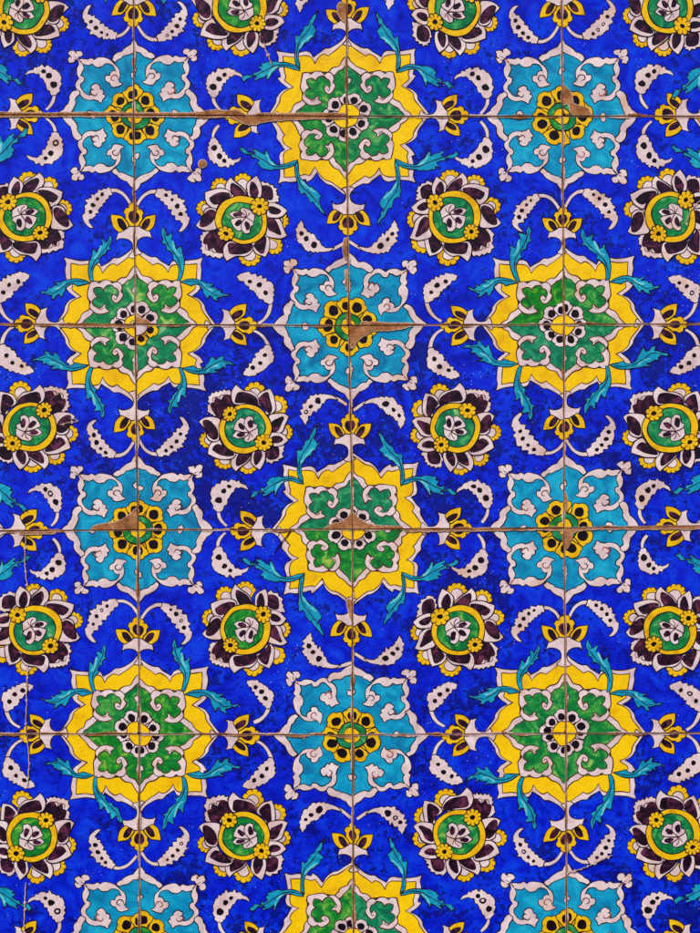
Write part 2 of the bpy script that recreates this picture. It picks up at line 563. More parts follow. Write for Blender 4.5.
AC1 = ("390,298* 350,303 310,315 265,318 235,300 215,270 195,228 184,206* 178,232 182,247* 150,225 104,202* 100,215 117,228* 110,236 75,225 45,205 27,184* 24,200 3,195* 20,217 44,242* 85,240 92,250 83,266* 110,264 135,282 116,306* 142,312* 130,322* 160,337 200,347 240,347 290,352 340,342 380,320*",
       "380,312 310,333 240,325 180,290 110,246 60,226", "190,240 205,285 240,318", Q2)
AC2 = ("360,335* 354,380 358,430 360,490 368,532* 390,525 405,545 423,587* 440,590* 455,612 470,640 495,670 516,694* 505,660 488,612* 478,600 495,572 506,560* 490,545 478,518* 460,510 450,488* 430,485 402,450 386,420 383,380 389,330 388,300*",
       "374,340 370,420 390,490 440,550 480,620", "385,440 420,490 470,530", Q2)
AC3 = ("178,60* 168,90 175,130 180,153* 166,160* 195,180 205,200 200,205* 220,215 245,240 238,264* 265,285 281,320 279,370 272,408* 297,405 311,370 319,310 311,250 299,220 302,178* 280,195 264,202* 256,170 235,148 243,104* 215,115 198,122* 195,95",
       "183,90 190,130 215,180 250,230 285,285 298,350", "240,150 262,220 290,250", Q3)
AC4 = ("293,420* 340,395 390,384 440,387 500,401 552,405* 522,422* 570,435 576,447* 602,438* 596,460 625,468 667,463* 640,480 605,490 573,500* 582,527* 555,520 535,500 520,493* 505,517* 490,500 475,465 455,437 430,422 400,426 385,440 350,432*",
       "320,415 390,402 450,415 520,460 560,485 620,475", "470,405 500,440 550,450", Q3)

P_TOP = "345,103* 368,110 384,128* 376,137* 402,142 414,168* 404,182 402,230 385,252 345,256 300,256 288,230 286,182 276,168* 288,142 314,137* 306,128* 322,110"
P_TOPH = "345,158 372,163 383,190 372,222 345,240 318,222 307,190 318,163"
P_SIDE = "497,179* 492,220 475,262 440,292 424,286 395,270 378,250 400,215 430,188"
P_SIDEH = "393,262 420,214 452,208 442,250 415,277"
P_BASE = "330,225* 345,225 362,245 392,262 422,283 447,293 464,358* 450,336 425,330 390,336 364,356 357,390 364,418 384,446 330,462*"


def jit(rg, P_c, dx=1.0, rot=0.035, sc=0.03):
    """small displacement of one motif, as a hand would make it"""
    a = rg.gauss(0, rot); s = 1 + rg.gauss(0, sc)
    ox, oy = rg.gauss(0, dx), rg.gauss(0, dx)
    ca, sa = math.cos(a) * s, math.sin(a) * s
    cx, cy = P_c
    return lambda p: (cx + ox + (p[0] - cx) * ca - (p[1] - cy) * sa, cy + oy + (p[0] - cx) * sa + (p[1] - cy) * ca)


# ------------------------------------------------------------------ where the joints run (mm on the wall)
VX = [[-79.5, -78, -77.5, -75.5, -74, -74],
      [134, 133.7, 135.3, 138, 139.5, 139.5],
      [347, 346.5, 349, 352.5, 352.5, 353.5],
      [561, 562.3, 563.7, 564, 565.7, 566.5],
      [774.5, 776, 777.5, 777.5, 778.5, 779.5]]
HY = [[-95, -94.5, -94, -94, -94],
      [114.5, 115, 116.3, 116.2, 116],
      [324, 324.5, 325.6, 324.3, 324],
      [531.5, 530, 529.3, 528, 524.5],
      [734, 734, 735, 733.4, 733],
      [941, 940.5, 940, 939.5, 939.5]]

ROS = {(0, 0): (22.5, 9), (0, 1): (239.5, 7), (0, 2): (453, 9), (0, 3): (667, 8),
       (1, 0): (25.5, 217.5), (1, 1): (241.5, 220), (1, 2): (455, 217.5), (1, 3): (671, 217.5),
       (2, 0): (29.5, 428), (2, 1): (244.5, 429.5), (2, 2): (455, 427), (2, 3): (671, 428),
       (3, 0): (35.5, 630), (3, 1): (245.5, 630), (3, 2): (459, 630), (3, 3): (670, 631),
       (4, 0): (32.5, 837), (4, 1): (245, 836), (4, 2): (459, 835), (4, 3): (673, 834)}
MOTTLE = {(0, 0): .35, (0, 1): .25, (0, 2): .1, (0, 3): .15, (1, 0): .1, (1, 1): .1, (1, 2): .2, (1, 3): .25,
          (2, 0): .4, (2, 1): .78, (2, 2): .66, (2, 3): .6, (3, 0): .2, (3, 1): .15, (3, 2): .5, (3, 3): .35,
          (4, 0): .25, (4, 1): .5, (4, 2): .35, (4, 3): .5}
# green of the star quarters: by tile and side of the tile (top or bottom), and of the rosette disc
GREEN = {(0, 1): (.6, .6), (0, 2): (.5, .45), (1, 1): (.85, .8), (1, 2): (.5, .95), (1, 0): (.5, .45), (1, 3): (.5, .8),
         (2, 0): (.45, .4), (2, 1): (.1, .05), (2, 2): (.1, .15), (2, 3): (.15, .3), (3, 1): (.9, .8), (3, 2): (.75, .7),
         (3, 0): (.5, .6), (3, 3): (.5, .7), (4, 0): (.8, .5), (4, 1): (.7, .8), (4, 2): (.8, .15), (4, 3): (.75, .5)}
DISC = {(0, 1): .8, (0, 2): .45, (0, 3): .3, (1, 0): .7, (1, 1): .5, (1, 2): .4, (1, 3): .5, (2, 0): .4, (2, 1): .1, (2, 2): .3, (2, 3): .35,
        (3, 0): .15, (3, 1): .85, (3, 2): .65, (3, 3): .55, (4, 0): .85, (4, 1): .7, (4, 2): .6, (4, 3): .5}

LABEL = {
    (0, 0): "blue tile cropped by the upper left corner, rosette cut off at the picture's top edge",
    (0, 1): "blue tile of the cropped top row with white cracks beside its yellow star quarter",
    (0, 2): "cropped top row tile with yellow star at lower left and turquoise star at lower right",
    (0, 3): "blue tile cropped by the upper right corner, brownish bare patch in its sunflower",
    (1, 0): "left edge tile between the two uppermost long joints, rosette below a brown joint",
    (1, 1): "blue tile below the thickest brown mortar line, orange chip on its small white corner flower",
    (1, 2): "bright blue tile, second row, with a vivid grass green star quarter at lower right",
    (1, 3): "right edge tile in the second row, turquoise star quarter at its upper left corner",
    (2, 0): "left edge tile with a large brown triangular chip in its lower right sunflower",
    (2, 1): "darkly mottled tile with a yellow petalled sunflower quarter inside its yellow star corner",
    (2, 2): "darkly mottled tile with a long brown chip along its top left corner",
    (2, 3): "mottled right edge tile with teal star quarter at upper left, third row",
    (3, 0): "left edge tile in the fourth row, rosette with teal disc crossed by a hairline crack",
    (3, 1): "blue tile with a diagonal crack through its upper right yellow star point",
    (3, 2): "fourth row tile, second from the right, with brown mortar along its top edge",
    (3, 3): "right edge tile with a brown chip running down beside its upper left sunflower",
    (4, 0): "bottom left tile with a pale vertical crack running below its rosette",
    (4, 1): "bottom row tile, second from the left, yellow star quarter at its upper left",
    (4, 2): "bottom row tile with a teal green star quarter at its lower left",
    (4, 3): "bottom right tile with a white diagonal scratch above its turquoise star quarter",
}

GAP = 0.55


def tile_map(r, c, fx, fy, seed):
    tl = (VX[c][r], HY[r][c]); tr = (VX[c + 1][r], HY[r][c + 1])
    bl = (VX[c][r + 1], HY[r + 1][c]); br = (VX[c + 1][r + 1], HY[r + 1][c + 1])
    tl = (tl[0] + GAP, tl[1] + GAP); tr = (tr[0] - GAP, tr[1] + GAP)
    bl = (bl[0] + GAP, bl[1] - GAP); br = (br[0] - GAP, br[1] - GAP)

    def f(p):
        u, v = p[0] / TW, p[1] / TH
        if fx:
            u = 1 - u
        if fy:
            v = 1 - v
        x = (tl[0] * (1 - u) + tr[0] * u) * (1 - v) + (bl[0] * (1 - u) + br[0] * u) * v
        y = (tl[1] * (1 - u) + tr[1] * u) * (1 - v) + (bl[1] * (1 - u) + br[1] * u) * v
        n1 = noise.noise_vector(Vector((x * 0.019 + seed * 7.3, y * 0.019, seed * 1.7)))
        n2 = noise.noise_vector(Vector((x * 0.085, y * 0.085, seed * 5.1)))
        e = max(0.0, min(1.0, 7 * min(u, 1 - u, v, 1 - v)))
        return (x + (n1.x * 2.4 + n2.x * 0.75) * e, y + (n1.y * 2.4 + n2.y * 0.75) * e)
    quad = [tl, tr, br, bl]
    return f, quad


def quad_planes(q):
    out = []
    for i in range(4):
        (x0, y0), (x1, y1) = q[i], q[(i + 1) % 4]
        a, b = -(y1 - y0), (x1 - x0)
        l = math.hypot(a, b)
        a, b = a / l, b / l
        out.append((a, b, -(a * x0 + b * y0)))
    return out


def ragged(P, amp=0.8, step=1.2, sd=0.0, freq=0.35):
    S = smooth([(x, y, k) for x, y, k in P], True, step)
    out = []
    for x, y in S:
        n = noise.noise_vector(Vector((x * freq, y * freq, sd)))
        out.append((x + n.x * amp, y + n.y * amp))
    return out


# bare places, drawn on the wall in mm; each belongs to the tile it is listed under
CHIPS = {
    (0, 0): ["-20,112 10,112.4 40,113 70,112.6 134,113.2 134,118 -20,118"],
    (0, 1): ["134,113.4 190,113 204,111.6 218,110 229,111.2 237,110 246,115 262,113.5 280,114 300,113.5 346,114 346,119 134,119",
             "338,4 343,3 348,6 348,22 341,19 338,12"],
    (0, 3): ["561,86 567,88 572,96 574,104 585,107 590,113 585,118 571,113 568,104 561,104"],
    (1, 0): ["-20,114 40,114 134,114 134,115.9 90,116 40,116.2 -20,116.6"],
    (1, 1): ["134,113 134,116.4 190,116.6 204,117.6 219,116.6 230,116.8 236,119 242,122.5 248,124.4 255,124.4 262,122.4 272,120.7 290,119.6 310,119 346,118 346,114",
             "200,160.5 205,161 206,165 202,168 199,165.5", "344,238.5* 348,238.5 348,259 345,258 342.8,250", "134,317 143,318.5 150,322 150,328 134,328",
             "345,270 347,270 347,290 345.5,285"],
    (1, 2): ["362,322 390,323 410,323.2 430,326 362,327"],
    (2, 0): ["60,322 100,322 128,322 136,321.5 136,326.6 100,326.6 60,326.2", "90,531 95,526 104,523.5 113,522.5 124,518.5 131,513.5 136.5,508 138.5,515 138.5,533 92,532"],
    (2, 1): ["321,531 327,526.5 334,523.5 342,521.5 348,517 353,512 354,534 322,534"],
    (2, 2): ["349,341* 352,348 358,340 366,335 372,331 390,330.3 404,328 411,324.8 405,322 348,322",
             "352,512 356,515.5 361,520 370,524.5 385,526 402,526.5 402,531 352,531"],
    (2, 3): ["563,492 566,494 567,505 563,512"],
    (3, 1): ["347,600 353,602 353,622 349.5,615"],
    (3, 2): ["405,527 500,526 552,524.5 562,525 562,530.2 540,529.6 500,530.3 405,531"],
    (3, 3): ["563,520 574,523 600,526 630,525.6 700,523 700,528.5 640,529 600,529 574,532 571,540 567,548 563,549"],
    (4, 1): ["336,733 342,730 354,729 354,737 344,737.5 336,736"],
    (3, 0): ["20,532 55,531.6 55,533.4 20,534"],
}
CRACKS = {
    (3, 0): ["26,535 25,560 27,585", "28,665 27,690 26,733"],
    (4, 0): ["27,735 29,760 28,785", "26,882 25,900 24,936"],
    (0, 1): ["264,42 266,50 269,57 272,66"],
    (3, 1): ["292,529 286,537 279,546 274,553"],
    (4, 3): ["568,872 580,869.5 600,861 612,855"],
    (2, 0): ["70,418 77,421 60,425"],
    (1, 3): ["700,200 690,212 686,224"],
}


def make_tile(r, c):
    fx = (c % 2 == 0)
    fy = (r % 2 == 0)
    seed = r * 11 + c * 3 + 1
    rg = random.Random(seed * 97)
    mp, quad = tile_map(r, c, fx, fy, seed)
    global TILE_FACE
    TILE_FACE = 0.012 + rg.uniform(-0.0003, 0.0003)
    cx = sum(q[0] for q in quad) / 4; cy = sum(q[1] for q in quad) / 4
    root = bpy.data.objects.new('painted_tile', None)
    root.empty_display_size = 0.05
    COL.objects.link(root)
    root.location = wpos(cx, max(quad[2][1], quad[3][1]), 0)
    from mathutils import Matrix
    MPI[root.name] = Matrix.Translation(root.location).inverted()
    root['label'] = LABEL[(r, c)]
    root['category'] = 'tile'
    root['group'] = 'painted tiles set on the wall'

    planes = quad_planes(quad)

    def sub(name, art, parent, mapper=mp, planes=planes):
        o = art.build(name, parent, mapper, planes)
        if o is not None:
            MPI[o.name] = Matrix.Identity(4)
        return o

    # sub-parts keep their world coordinates: parts sit at the world origin under the tile's Empty
    # ---- body: clay slab, cobalt face, softened edge
    N = 26
    vs, fs, mi = [], [], []
    for j in range(N + 1):
        for i in range(N + 1):
            p = mp((TW * i / N, TH * j / N))
            edge = i in (0, N) or j in (0, N)
            vs.append(wpos(p[0], p[1], TILE_FACE - (0.0007 if edge else 0.0)))
    for j in range(N):
        for i in range(N):
            a = j * (N + 1) + i
            f = (a, a + 1, a + N + 2, a + N + 1)
            fs.append(f); mi.append(0)
    ring = [i for i in range(N + 1)] + [j * (N + 1) + N for j in range(1, N + 1)] + \
           [N * (N + 1) + i for i in range(N - 1, -1, -1)] + [j * (N + 1) for j in range(N - 1, 0, -1)]
    k0 = len(vs)
    for i in ring:
        x, y, z = vs[i]
        vs.append((x, -0.0005, z))
    for i in range(len(ring)):
        j = (i + 1) % len(ring)
        fs.append((ring[i], k0 + i, k0 + j, ring[j])); mi.append(1)
    # edge row pulled in so the slope of the rim is narrow
    for j in range(N + 1):
        for i in range(N + 1):
            ii = {1: 0.10, N - 1: N - 0.10}.get(i, i)
            jj = {1: 0.10, N - 1: N - 0.10}.get(j, j)
            if ii != i or jj != j:
                p = mp((TW * ii / N, TH * jj / N))
                vs[j * (N + 1) + i] = wpos(p[0], p[1], TILE_FACE if (0 < i < N and 0 < j < N) else TILE_FACE - 0.0007)
    if fx == fy:
        fs = [f[::-1] for f in fs]
    me = bpy.data.meshes.new('tile_body')
    me.from_pydata(vs, [], fs)
    me.materials.append(M['blue']); me.materials.append(M['clay'])
    me.polygons.foreach_set('material_index', mi)
    me.update()
    body = link('tile_body', me, root)
    MPI[body.name] = Matrix.Identity(4)
    body['mottle'] = MOTTLE[(r, c)]

    # ---- corner stars
    def corner(kind, tf, top):
        """tf turns the traced corner into this corner"""
        rgc = random.Random(rg.random())
        jt = jit(rgc, (30, 30), 0.9, 0.012, 0.015)
        if kind == 'turquoise':
            mv = lambda P: tf([jt(p) for p in P])
            a = Art(); a.fill(mv(T_FIELD), 'turq', 1)
            st = sub('turquoise_star', a, root)
            a = Art()
            a.shape(mv(lobed(T_EDGE1, 15, 1.2, rgc.random())), 'white', 2, 1.0, 'line', sd=rgc.random())
            a.shape(mv(lobed(T_EDGE2, 15, 1.2, rgc.random())), 'white', 2, 1.0, 'line', sd=rgc.random())
            parts = [mv(grow(T_RIB, -0.25)), mv(grow(T_TRE1, 0.45)), mv(grow(T_TRE2, 0.45))]
            for P in parts:
                a.stroke(P, 1.9, 'line', 3, True, sd=rgc.random())
            for k, P in enumerate(parts):
                a.fill(P, 'white', 4 + k * .4)
            for L in T_CURL:
                a.stroke(mv(L), 1.0, rgc.choice(['line', 'line', 'red', 'brown']), 5.4, False, True)
            for (x, y) in ((43 + rgc.uniform(-3, 3), rgc.uniform(-1, 2)), (rgc.uniform(-1, 2), 43 + rgc.uniform(-3, 3))):
                a.shape(mv(ellipse(x, y, 3.6, 2.8, rgc.uniform(0, 3), 14, 0.2, rgc.random() * 9)), 'white', 2, 0.9)
            sub('scroll_border', a, st)
            a = Art()
            fx0, fy0 = 388 / 6.604, 396 / 6.604
            lob = ((-0.35, 1.05, 0.15), (1.05, -0.35, 1.4), (0.95, 0.95, 0.8))
            for k, (lx, ly, ro) in enumerate(lob):
                lx += rgc.gauss(0, .08); ly += rgc.gauss(0, .08)
                a.shape(mv(ellipse(fx0 + lx * 4.6 - 2.2, fy0 + ly * 4.6 - 2.2, 4.5, 3.7, ro, 22, 0.16, rgc.random() * 9)), 'white', 4 + k, 1.0, 'line')
            a.fill(mv(ellipse(fx0 - 0.3, fy0 - 0.3, 3.6, 3.4, 0, 16, .1, rgc.random() * 9)), 'white', 7.2)
            a.stroke(mv([(fx0 - 4, fy0 - 4), (fx0 - 1, fy0 - 1.6), (fx0 + 1.5, fy0 - .5)]), 0.7, rgc.choice(['line', 'red']), 7.8, False, True)
            sub('corner_flower', a, st)
            a = Art()
            k = rgc.choice([3, 3, 2])
            if k == 3:
                angs = [0.02 + rgc.uniform(-.1, .1), math.pi / 4 + rgc.uniform(-.08, .08), math.pi / 2 + rgc.uniform(-.1, .1)]
                hf = 0.415
            else:
                angs = [0.38 + rgc.uniform(-.06, .06), 1.18 + rgc.uniform(-.06, .06)]; hf = 0.42
            a.fill(ellipse(0, 0, 20.5, 20.5, 0, 40, 0.03, 1), 'petal_yellow', 2.4)
            petal_ring(a, 0, 0, angs, 11.0, 29.0, hf, 'petal_yellow', 3, rgc)
            a.move(lambda p: tf([jt(p)])[0])
            sf = sub('sunflower', a, st)
            a = Art()
            a.shape(mv(ellipse(0, 0, 13.6, 13.6, 0, 40, 0.06, rgc.random() * 9)), 'green', 12, 1.1)
            a.shape(mv(ellipse(0, 0, 7.5, 7.5, 0, 24, 0.10, rgc.random() * 9)), 'petal_yellow', 13, 0.8)
            e = sub('flower_eye', a, st)
            if e: e['hue'] = rgc.uniform(.15, .8)
        else:
            mv = lambda P: tf([jt(p) for p in [(x, TH - y) for x, y in P]])
            a = Art()
            a.shape(mv(Y_W), 'white', 1, 1.0, 'line', sd=rgc.random())
            a.shape(mv(Y_Y), 'yellow', 2, 0.9, 'brown', sd=rgc.random())
            st = sub('yellow_star', a, root)
            a = Art()
            a.shape(mv(Y_G), 'green', 4, 0.9, 'line')
            g = sub('green_field', a, st)
            g['hue'] = min(1, max(0, GREEN.get((r, c), (.5, .5))[0 if top else 1] + rgc.uniform(-.14, .14)))
            a = Art()
            for S, l in ((Y_E1, 5), (Y_E2, 5), (grow(Y_RIB, -0.3), 6)):
                S = lobed(S, 15, 0.9, rgc.random()) if l == 5 else S
                a.shape(mv(S), 'white', l, 1.0, 'brown', sd=rgc.random())
            for L in Y_CURL:
                a.stroke(mv(L), 0.8, rgc.choice(['red', 'brown']), 7.5, False, True)
            if rgc.random() < 0.45:
                a.shape(mv([(x, TH - y) for x, y in ellipse(rgc.uniform(0, 1), 35, 2.6, 3.2, 0, 14, 0.2, rgc.random() * 9)]), 'white', 5, 0.8)
            sub('scroll_border', a, st)
            a = Art()
            odd = (r, c) == (2, 1) and top
            k = rgc.choice([3, 3, 2])
            if k == 3:
                angs = [0.08 + rgc.uniform(-.08, .08), math.pi / 4 + rgc.uniform(-.07, .07), math.pi / 2 - .08 + rgc.uniform(-.08, .08)]
                hf = 0.41
            else:
                angs = [0.40 + rgc.uniform(-.06, .06), 1.17 + rgc.uniform(-.06, .06)]; hf = 0.42
            a.fill(ellipse(0, 0, 16, 16, 0, 40, 0.03, 1), 'petal_yellow' if odd else 'white', 6.3)
            petal_ring(a, 0, 0, angs, 8.5, 23.5, hf, 'petal_yellow' if odd else 'white', 7, rgc)
            a.move(lambda p: tf([jt(p)])[0])
            pf = sub('sunflower' if odd else 'daisy', a, st)
            a = Art()
            a.shape(mv([(x, TH - y) for x, y in ellipse(0, 0, 11.2, 11.2, 0, 40, 0.10, rgc.random() * 9)]), 'white' if odd else 'yellow', 15, 0.9, 'brown')
            if not odd and rgc.random() < 0.55:
                t0, rr = rgc.uniform(0, 6), rgc.uniform(2.5, 6)
                L = [(rr * math.cos(t0 + t * .28), TH - rr * math.sin(t0 + t * .28)) for t in range(rgc.choice([6, 9, 14]))]
                a.stroke(mv([(x, TH - (TH - y)) for x, y in L]), 0.7, 'brown', 16, False, True)
            sub('flower_eye', a, st)

    def vswap(P):
        return [(x, TH - y) for x, y in P]

    def hswap(P):
        return [(TW - x, y) for x, y in P]
    corner('turquoise', ident, not fy)                                  # top left of the design
    corner('turquoise', (lambda P: rot180(dmirror(P))) if rg.random() < .5 else rot180, fy)   # bottom right
    corner('yellow', vswap, fy)                                          # bottom left
    corner('yellow', hswap if rg.random() < .5 else (lambda P: hswap(dmirror(P))), not fy)      # top right

    # ---- palmettes on the four joints
    for tf in (ident, dmirror, rot180, dmirror2):
        ctr = (6, 112)
        jt = jit(rg, ctr, 0.8, 0.03, 0.05)
        mv = lambda P: tf([jt(p) for p in P])
        a = Art()
        a.shape(mv(smooth(pts(P_BASE, *PA))), 'white', 3, 0.9, 'line', sd=rg.random())
        pal = sub('palmette', a, root)
        a = Art()
        a.shape(mv(smooth(pts(P_TOP, *PA))), 'petal_yellow', 4, 0.9, 'line')
        a.fill(mv(smooth(pts(P_TOPH, *PA))), 'wine', 5)
        sub('petal', a, pal)
        a = Art()
        a.shape(mv(smooth(pts(P_SIDE, *PA))), 'petal_yellow', 5.6, 0.95, 'line')
        sh = smooth(pts(P_SIDEH, *PA))
        a.shape(mv(sh), 'wine', 6.6, 0.7, 'line')
        sub('petal', a, pal)

    # ---- spotted leaves
    for (out, stem, dots, q) in (L1, L2, L3, L4):
        P = smooth(pts(out, *q))
        mx = sum(p[0] for p in P) / len(P); my = sum(p[1] for p in P) / len(P)
        jt = jit(rg, (mx, my), 1.4, 0.08, 0.05)
        a = Art()
        S = smooth(pts(stem, *q), False)
        S = [jt(p) for p in S]
        for w, m, l in ((4.2, 'line', 2.2), (2.6, 'white', 2.7)):
            a.stroke(S, w, m, l, False)
        dd = [(x / q[0] + q[1], y / q[0] + q[2]) for x, y, _ in dots]
        wf = lambda p: max(0.0, min(1.0, (11.5 - min(math.hypot(p[0] - d[0], p[1] - d[1]) for d in dd)) / 4))
        P = serrate(P, wf, 6.0, 1.6, rg.random())
        a.shape([jt(p) for p in P], 'white', 3, 0.85, 'line', sd=rg.random())
        for (x, y, rr) in dots:
            ctr = jt((x / q[0] + q[1], y / q[0] + q[2]))
            rr = rr / q[0] * rg.uniform(0.9, 1.15)
            a.fill(ellipse(ctr[0], ctr[1], rr, rr * rg.uniform(.85, 1.1), rg.uniform(0, 3), 14, 0.12, rg.random() * 9), 'black', 4)
            if rg.random() < 0.07:
                a.fill(ellipse(ctr[0], ctr[1], rr * .5, rr * .4, 0, 10, 0.1, rg.random()), 'white', 4.5)
        sub('spotted_leaf', a, root)

    # ---- acanthus leaves
    for k, (out, vein, lite, q) in enumerate((AC1, AC2, AC3, AC4)):
        P = smooth(pts(out, *q))
        base = (P[0][0], P[0][1]) if k != 2 else (43.0, 166.5)
        jt = jit(rg, base, 0.7, 0.09, 0.05)
        wf = lambda p: max(0.0, min(1.0, (math.hypot(p[0] - base[0], p[1] - base[1]) - 17) / 8))
        P = serrate(grow(P, -0.25), wf, 9.0, 0.9, rg.random())
        a = Art()
        a.shape([jt(p) for p in P], 'leafblue', 8 + k * 1.5, 0.85, 'line', sd=rg.random())
        V = [jt(p) for p in smooth(pts(vein, *q), False)]
        a.stroke(V, 0.9, 'line', 9 + k * 1.5, False, True)
        V = [jt(p) for p in smooth(pts(lite, *q), False)]
        a.stroke(V, 1.9, 'pale', 8.8 + k * 1.5, False, True)
        sub('acanthus_leaf', a, root)

    # ---- rosette
    # where the traced centre lands on the wall, and where this tile's painter put it
    c0 = mp(R_C)
    tx, ty = ROS[(r, c)]
    du = (tx - c0[0]) * (-1 if fx else 1)
    dv = (ty - c0[1]) * (-1 if fy else 1)
    ang = rg.gauss(0, 0.07); s = 0.965 + rg.gauss(0.0, 0.012)
    sx = rg.uniform(0.97, 1.03)

    def rj(p, kk=1.0, aa=0.0):
        x, y = p[0] - R_C[0], p[1] - R_C[1]
        ca, sa = math.cos(ang + aa) * s * kk, math.sin(ang + aa) * s * kk
        return (R_C[0] + du + (x * ca - y * sa) * sx, R_C[1] + dv + (x * sa + y * ca) / sx)
    q6 = lambda x, y: (x / 6.604 + 55, y / 6.604 + 53)
    a = Art()
    C = R_C
    a.shape([rj(p) for p in ellipse(C[0], C[1], 27.6, 26.6, 0.4, 64, 0.02, seed)], 'petal_yellow', 27, 1.0, 'line', sd=1.3)
    ox, oy = rg.uniform(-1, 1), rg.uniform(-1, 1)
    a.shape([rj(p) for p in ellipse(C[0] + ox, C[1] + oy, 21.3, 20.8, 0.4, 56, 0.03, seed + 2)], 'green', 28, 1.0, 'line', sd=2.3)
    ros = sub('rosette', a, root)
    ros['hue'] = DISC.get((r, c), .5)
    lev = 2.0
    for (x, y, rr, an) in FRILL:
        cx_, cy_ = q6(x, y); R = rr / 6.604 * 1.16
        cx_ -= 3.0 * math.cos(an); cy_ -= 3.0 * math.sin(an)
        P = []
        n = rg.choice([5, 6, 6])
        for i in range(n * 6 + 1):
            t = i / (n * 6)
            b = an + (t - 0.5) * 3.5
            k = 0.90 + 0.16 * abs(math.sin(math.pi * t * n)) ** 0.6
            P.append((cx_ + R * k * math.cos(b), cy_ + R * k * math.sin(b)))
        P.append((C[0] + (cx_ - C[0]) * 0.6, C[1] + (cy_ - C[1]) * 0.6))
        inner = []
        for i in range(13):
            t = i / 12
            b = an + (t - 0.5) * 3.0
            inner.append((cx_ - 1.5 * math.cos(an) + R * 0.58 * math.cos(b), cy_ - 1.5 * math.sin(an) + R * 0.58 * math.sin(b)))
        inner.append((C[0] + (cx_ - C[0]) * 0.6, C[1] + (cy_ - C[1]) * 0.6))
        a = Art()
        aa = rg.gauss(0, .03)
        a.shape([rj(p, 1, aa) for p in P], 'petal_yellow', lev, 0.9, 'line')
        a.shape([rj(p, 1, aa) for p in inner], 'white', lev + .75, 0.8, 'line')
        for i in range(1, n):
            t = i / n
            b = an + (t - 0.5) * 3.5
            a.stroke([rj((cx_ + R * k * math.cos(b), cy_ + R * k * math.sin(b)), 1, aa) for k in (0.92, 0.80, 0.72)], 0.7, 'brown', lev + .7, False, True)
        sub('frill', a, ros)
        lev += 1.5
    lev = 12.0
    for i, (w_, h_) in enumerate(PET):
        aa = rg.gauss(0, .04); kk = 1 + rg.gauss(0, .03)
        a = Art()
        P = smooth(pts(w_, *RO))
        if i < 2:                                          # the two broad petals have a lobed edge
            P = serrate(P, lambda p: max(0, min(1, (math.hypot(p[0] - C[0], p[1] - C[1]) - 31) / 4)), 5.6, 1.9, rg.random())
        P = [rj(p, kk, aa) for p in P]
        a.shape(P, 'white', lev, 1.0, 'line', sd=rg.random())
        H = [rj(p, kk, aa) for p in grow(smooth(pts(h_, *RO)), 0.55)]
        a.fill(H, 'wine', lev + 0.6)
        a.stroke(H, 0.6, 'line', lev + 0.8, True)
        if i == 1:                                         # the broad petal has lobed shading
            for (x, y, rr) in ((140, 545, 26), (185, 560, 24), (125, 500, 22), (220, 560, 22)):
                x, y = q6(x, y)
                a.stroke([rj(p, kk, aa) for p in ellipse(x, y, rr / 6.6, rr / 6.6, 0, 14, .1, i)][2:9], 0.8, 'brown', lev + 0.9, False, True)
        sub('petal', a, ros)
        lev += 1.3
    a = Art()
    for k, l in enumerate(("330,262* 352,250 398,266 432,296* 428,345 400,352 360,340 335,300",
                           "372,318* 330,345 290,340 252,302* 285,283 325,285 355,300",
                           "376,322* 352,382 345,415* 318,426 300,414* 288,404 276,384* 268,368 262,346* 300,330 340,325",
                           "372,322* 420,345 428,372* 405,385 403,430* 372,440 345,415 340,370")):
        P = smooth(pts(l, *RO))
        a.shape([rj(p) for p in P], 'white', 29 + k * 1.2, 0.9, 'line')
    for (x, y, rx, ry, ro) in ((312, 306, 31, 17, 0.12), (318, 366, 29, 19, -0.75), (381, 382, 33, 19, 1.62)):
        x, y = q6(x, y)
        a.fill([rj(p) for p in ellipse(x, y, rx / 6.6, ry / 6.6, ro + rg.gauss(0, .12), 18, 0.14, rg.random() * 9)], 'wine', 33.6)
    for l in ("352,262 372,290 372,318", "395,282 388,300 375,320", "372,318 350,322 330,318"):
        a.stroke([rj(p) for p in smooth(pts(l, *RO), False)], 0.7, 'brown', 34.2, False, True)
    sub('blossom', a, ros)
    for (x, y, rr) in ((460, 238, 8.6), (237, 456, 8.2)):
        x, y = q6(x, y)
        a = Art()
        n = rg.choice([8, 9, 10])
        S = [rj(p) for p in scallop(x, y, rr * rg.uniform(.95, 1.06), n, 0.15, rg.uniform(0, 1))]
        a.shape(S, 'petal_yellow', 36, 1.0, 'line')
        for i in range(0, len(S), 6):
            ctr = rj((x, y)); p = S[i]
            a.stroke([p, ((p[0] * 2 + ctr[0]) / 3, (p[1] * 2 + ctr[1]) / 3)], 0.7, 'brown', 36.9, False)
        ctr = rj((x, y))
        a.fill(ellipse(ctr[0], ctr[1], 2.6, 2.4, 0, 14, .15, rg.random() * 9), 'black', 37.5)
        sub('bud', a, ros)

    # ---- damage
    wid = lambda p: p
    for i, s_ in enumerate(CHIPS.get((r, c), [])):
        P = pts(s_)
        a = Art()
        mx = sum(p[0] for p in P) / len(P); my = sum(p[1] for p in P) / len(P)
        R0 = ragged(P, 1.0, 0.9, seed + i, 0.45)
        R1 = []
        for k, (x, y) in enumerate(R0):                     # broken rim of glaze round the bare clay
            px, py = R0[k - 1]; nx, ny = R0[(k + 1) % len(R0)]
            tx_, ty_ = nx - px, ny - py
            l = math.hypot(tx_, ty_) or 1
            w = 0.55 + 0.5 * noise.noise(Vector((x * .3, y * .3, seed)))
            R1.append((x, y, w))
        a.stroke([(x, y) for x, y, w in R1], 1.2, 'rim', 42, True, sd=seed)
        a.fill(R0, 'clay', 43)
        o = sub('clay_chip', a, root, wid, planes)
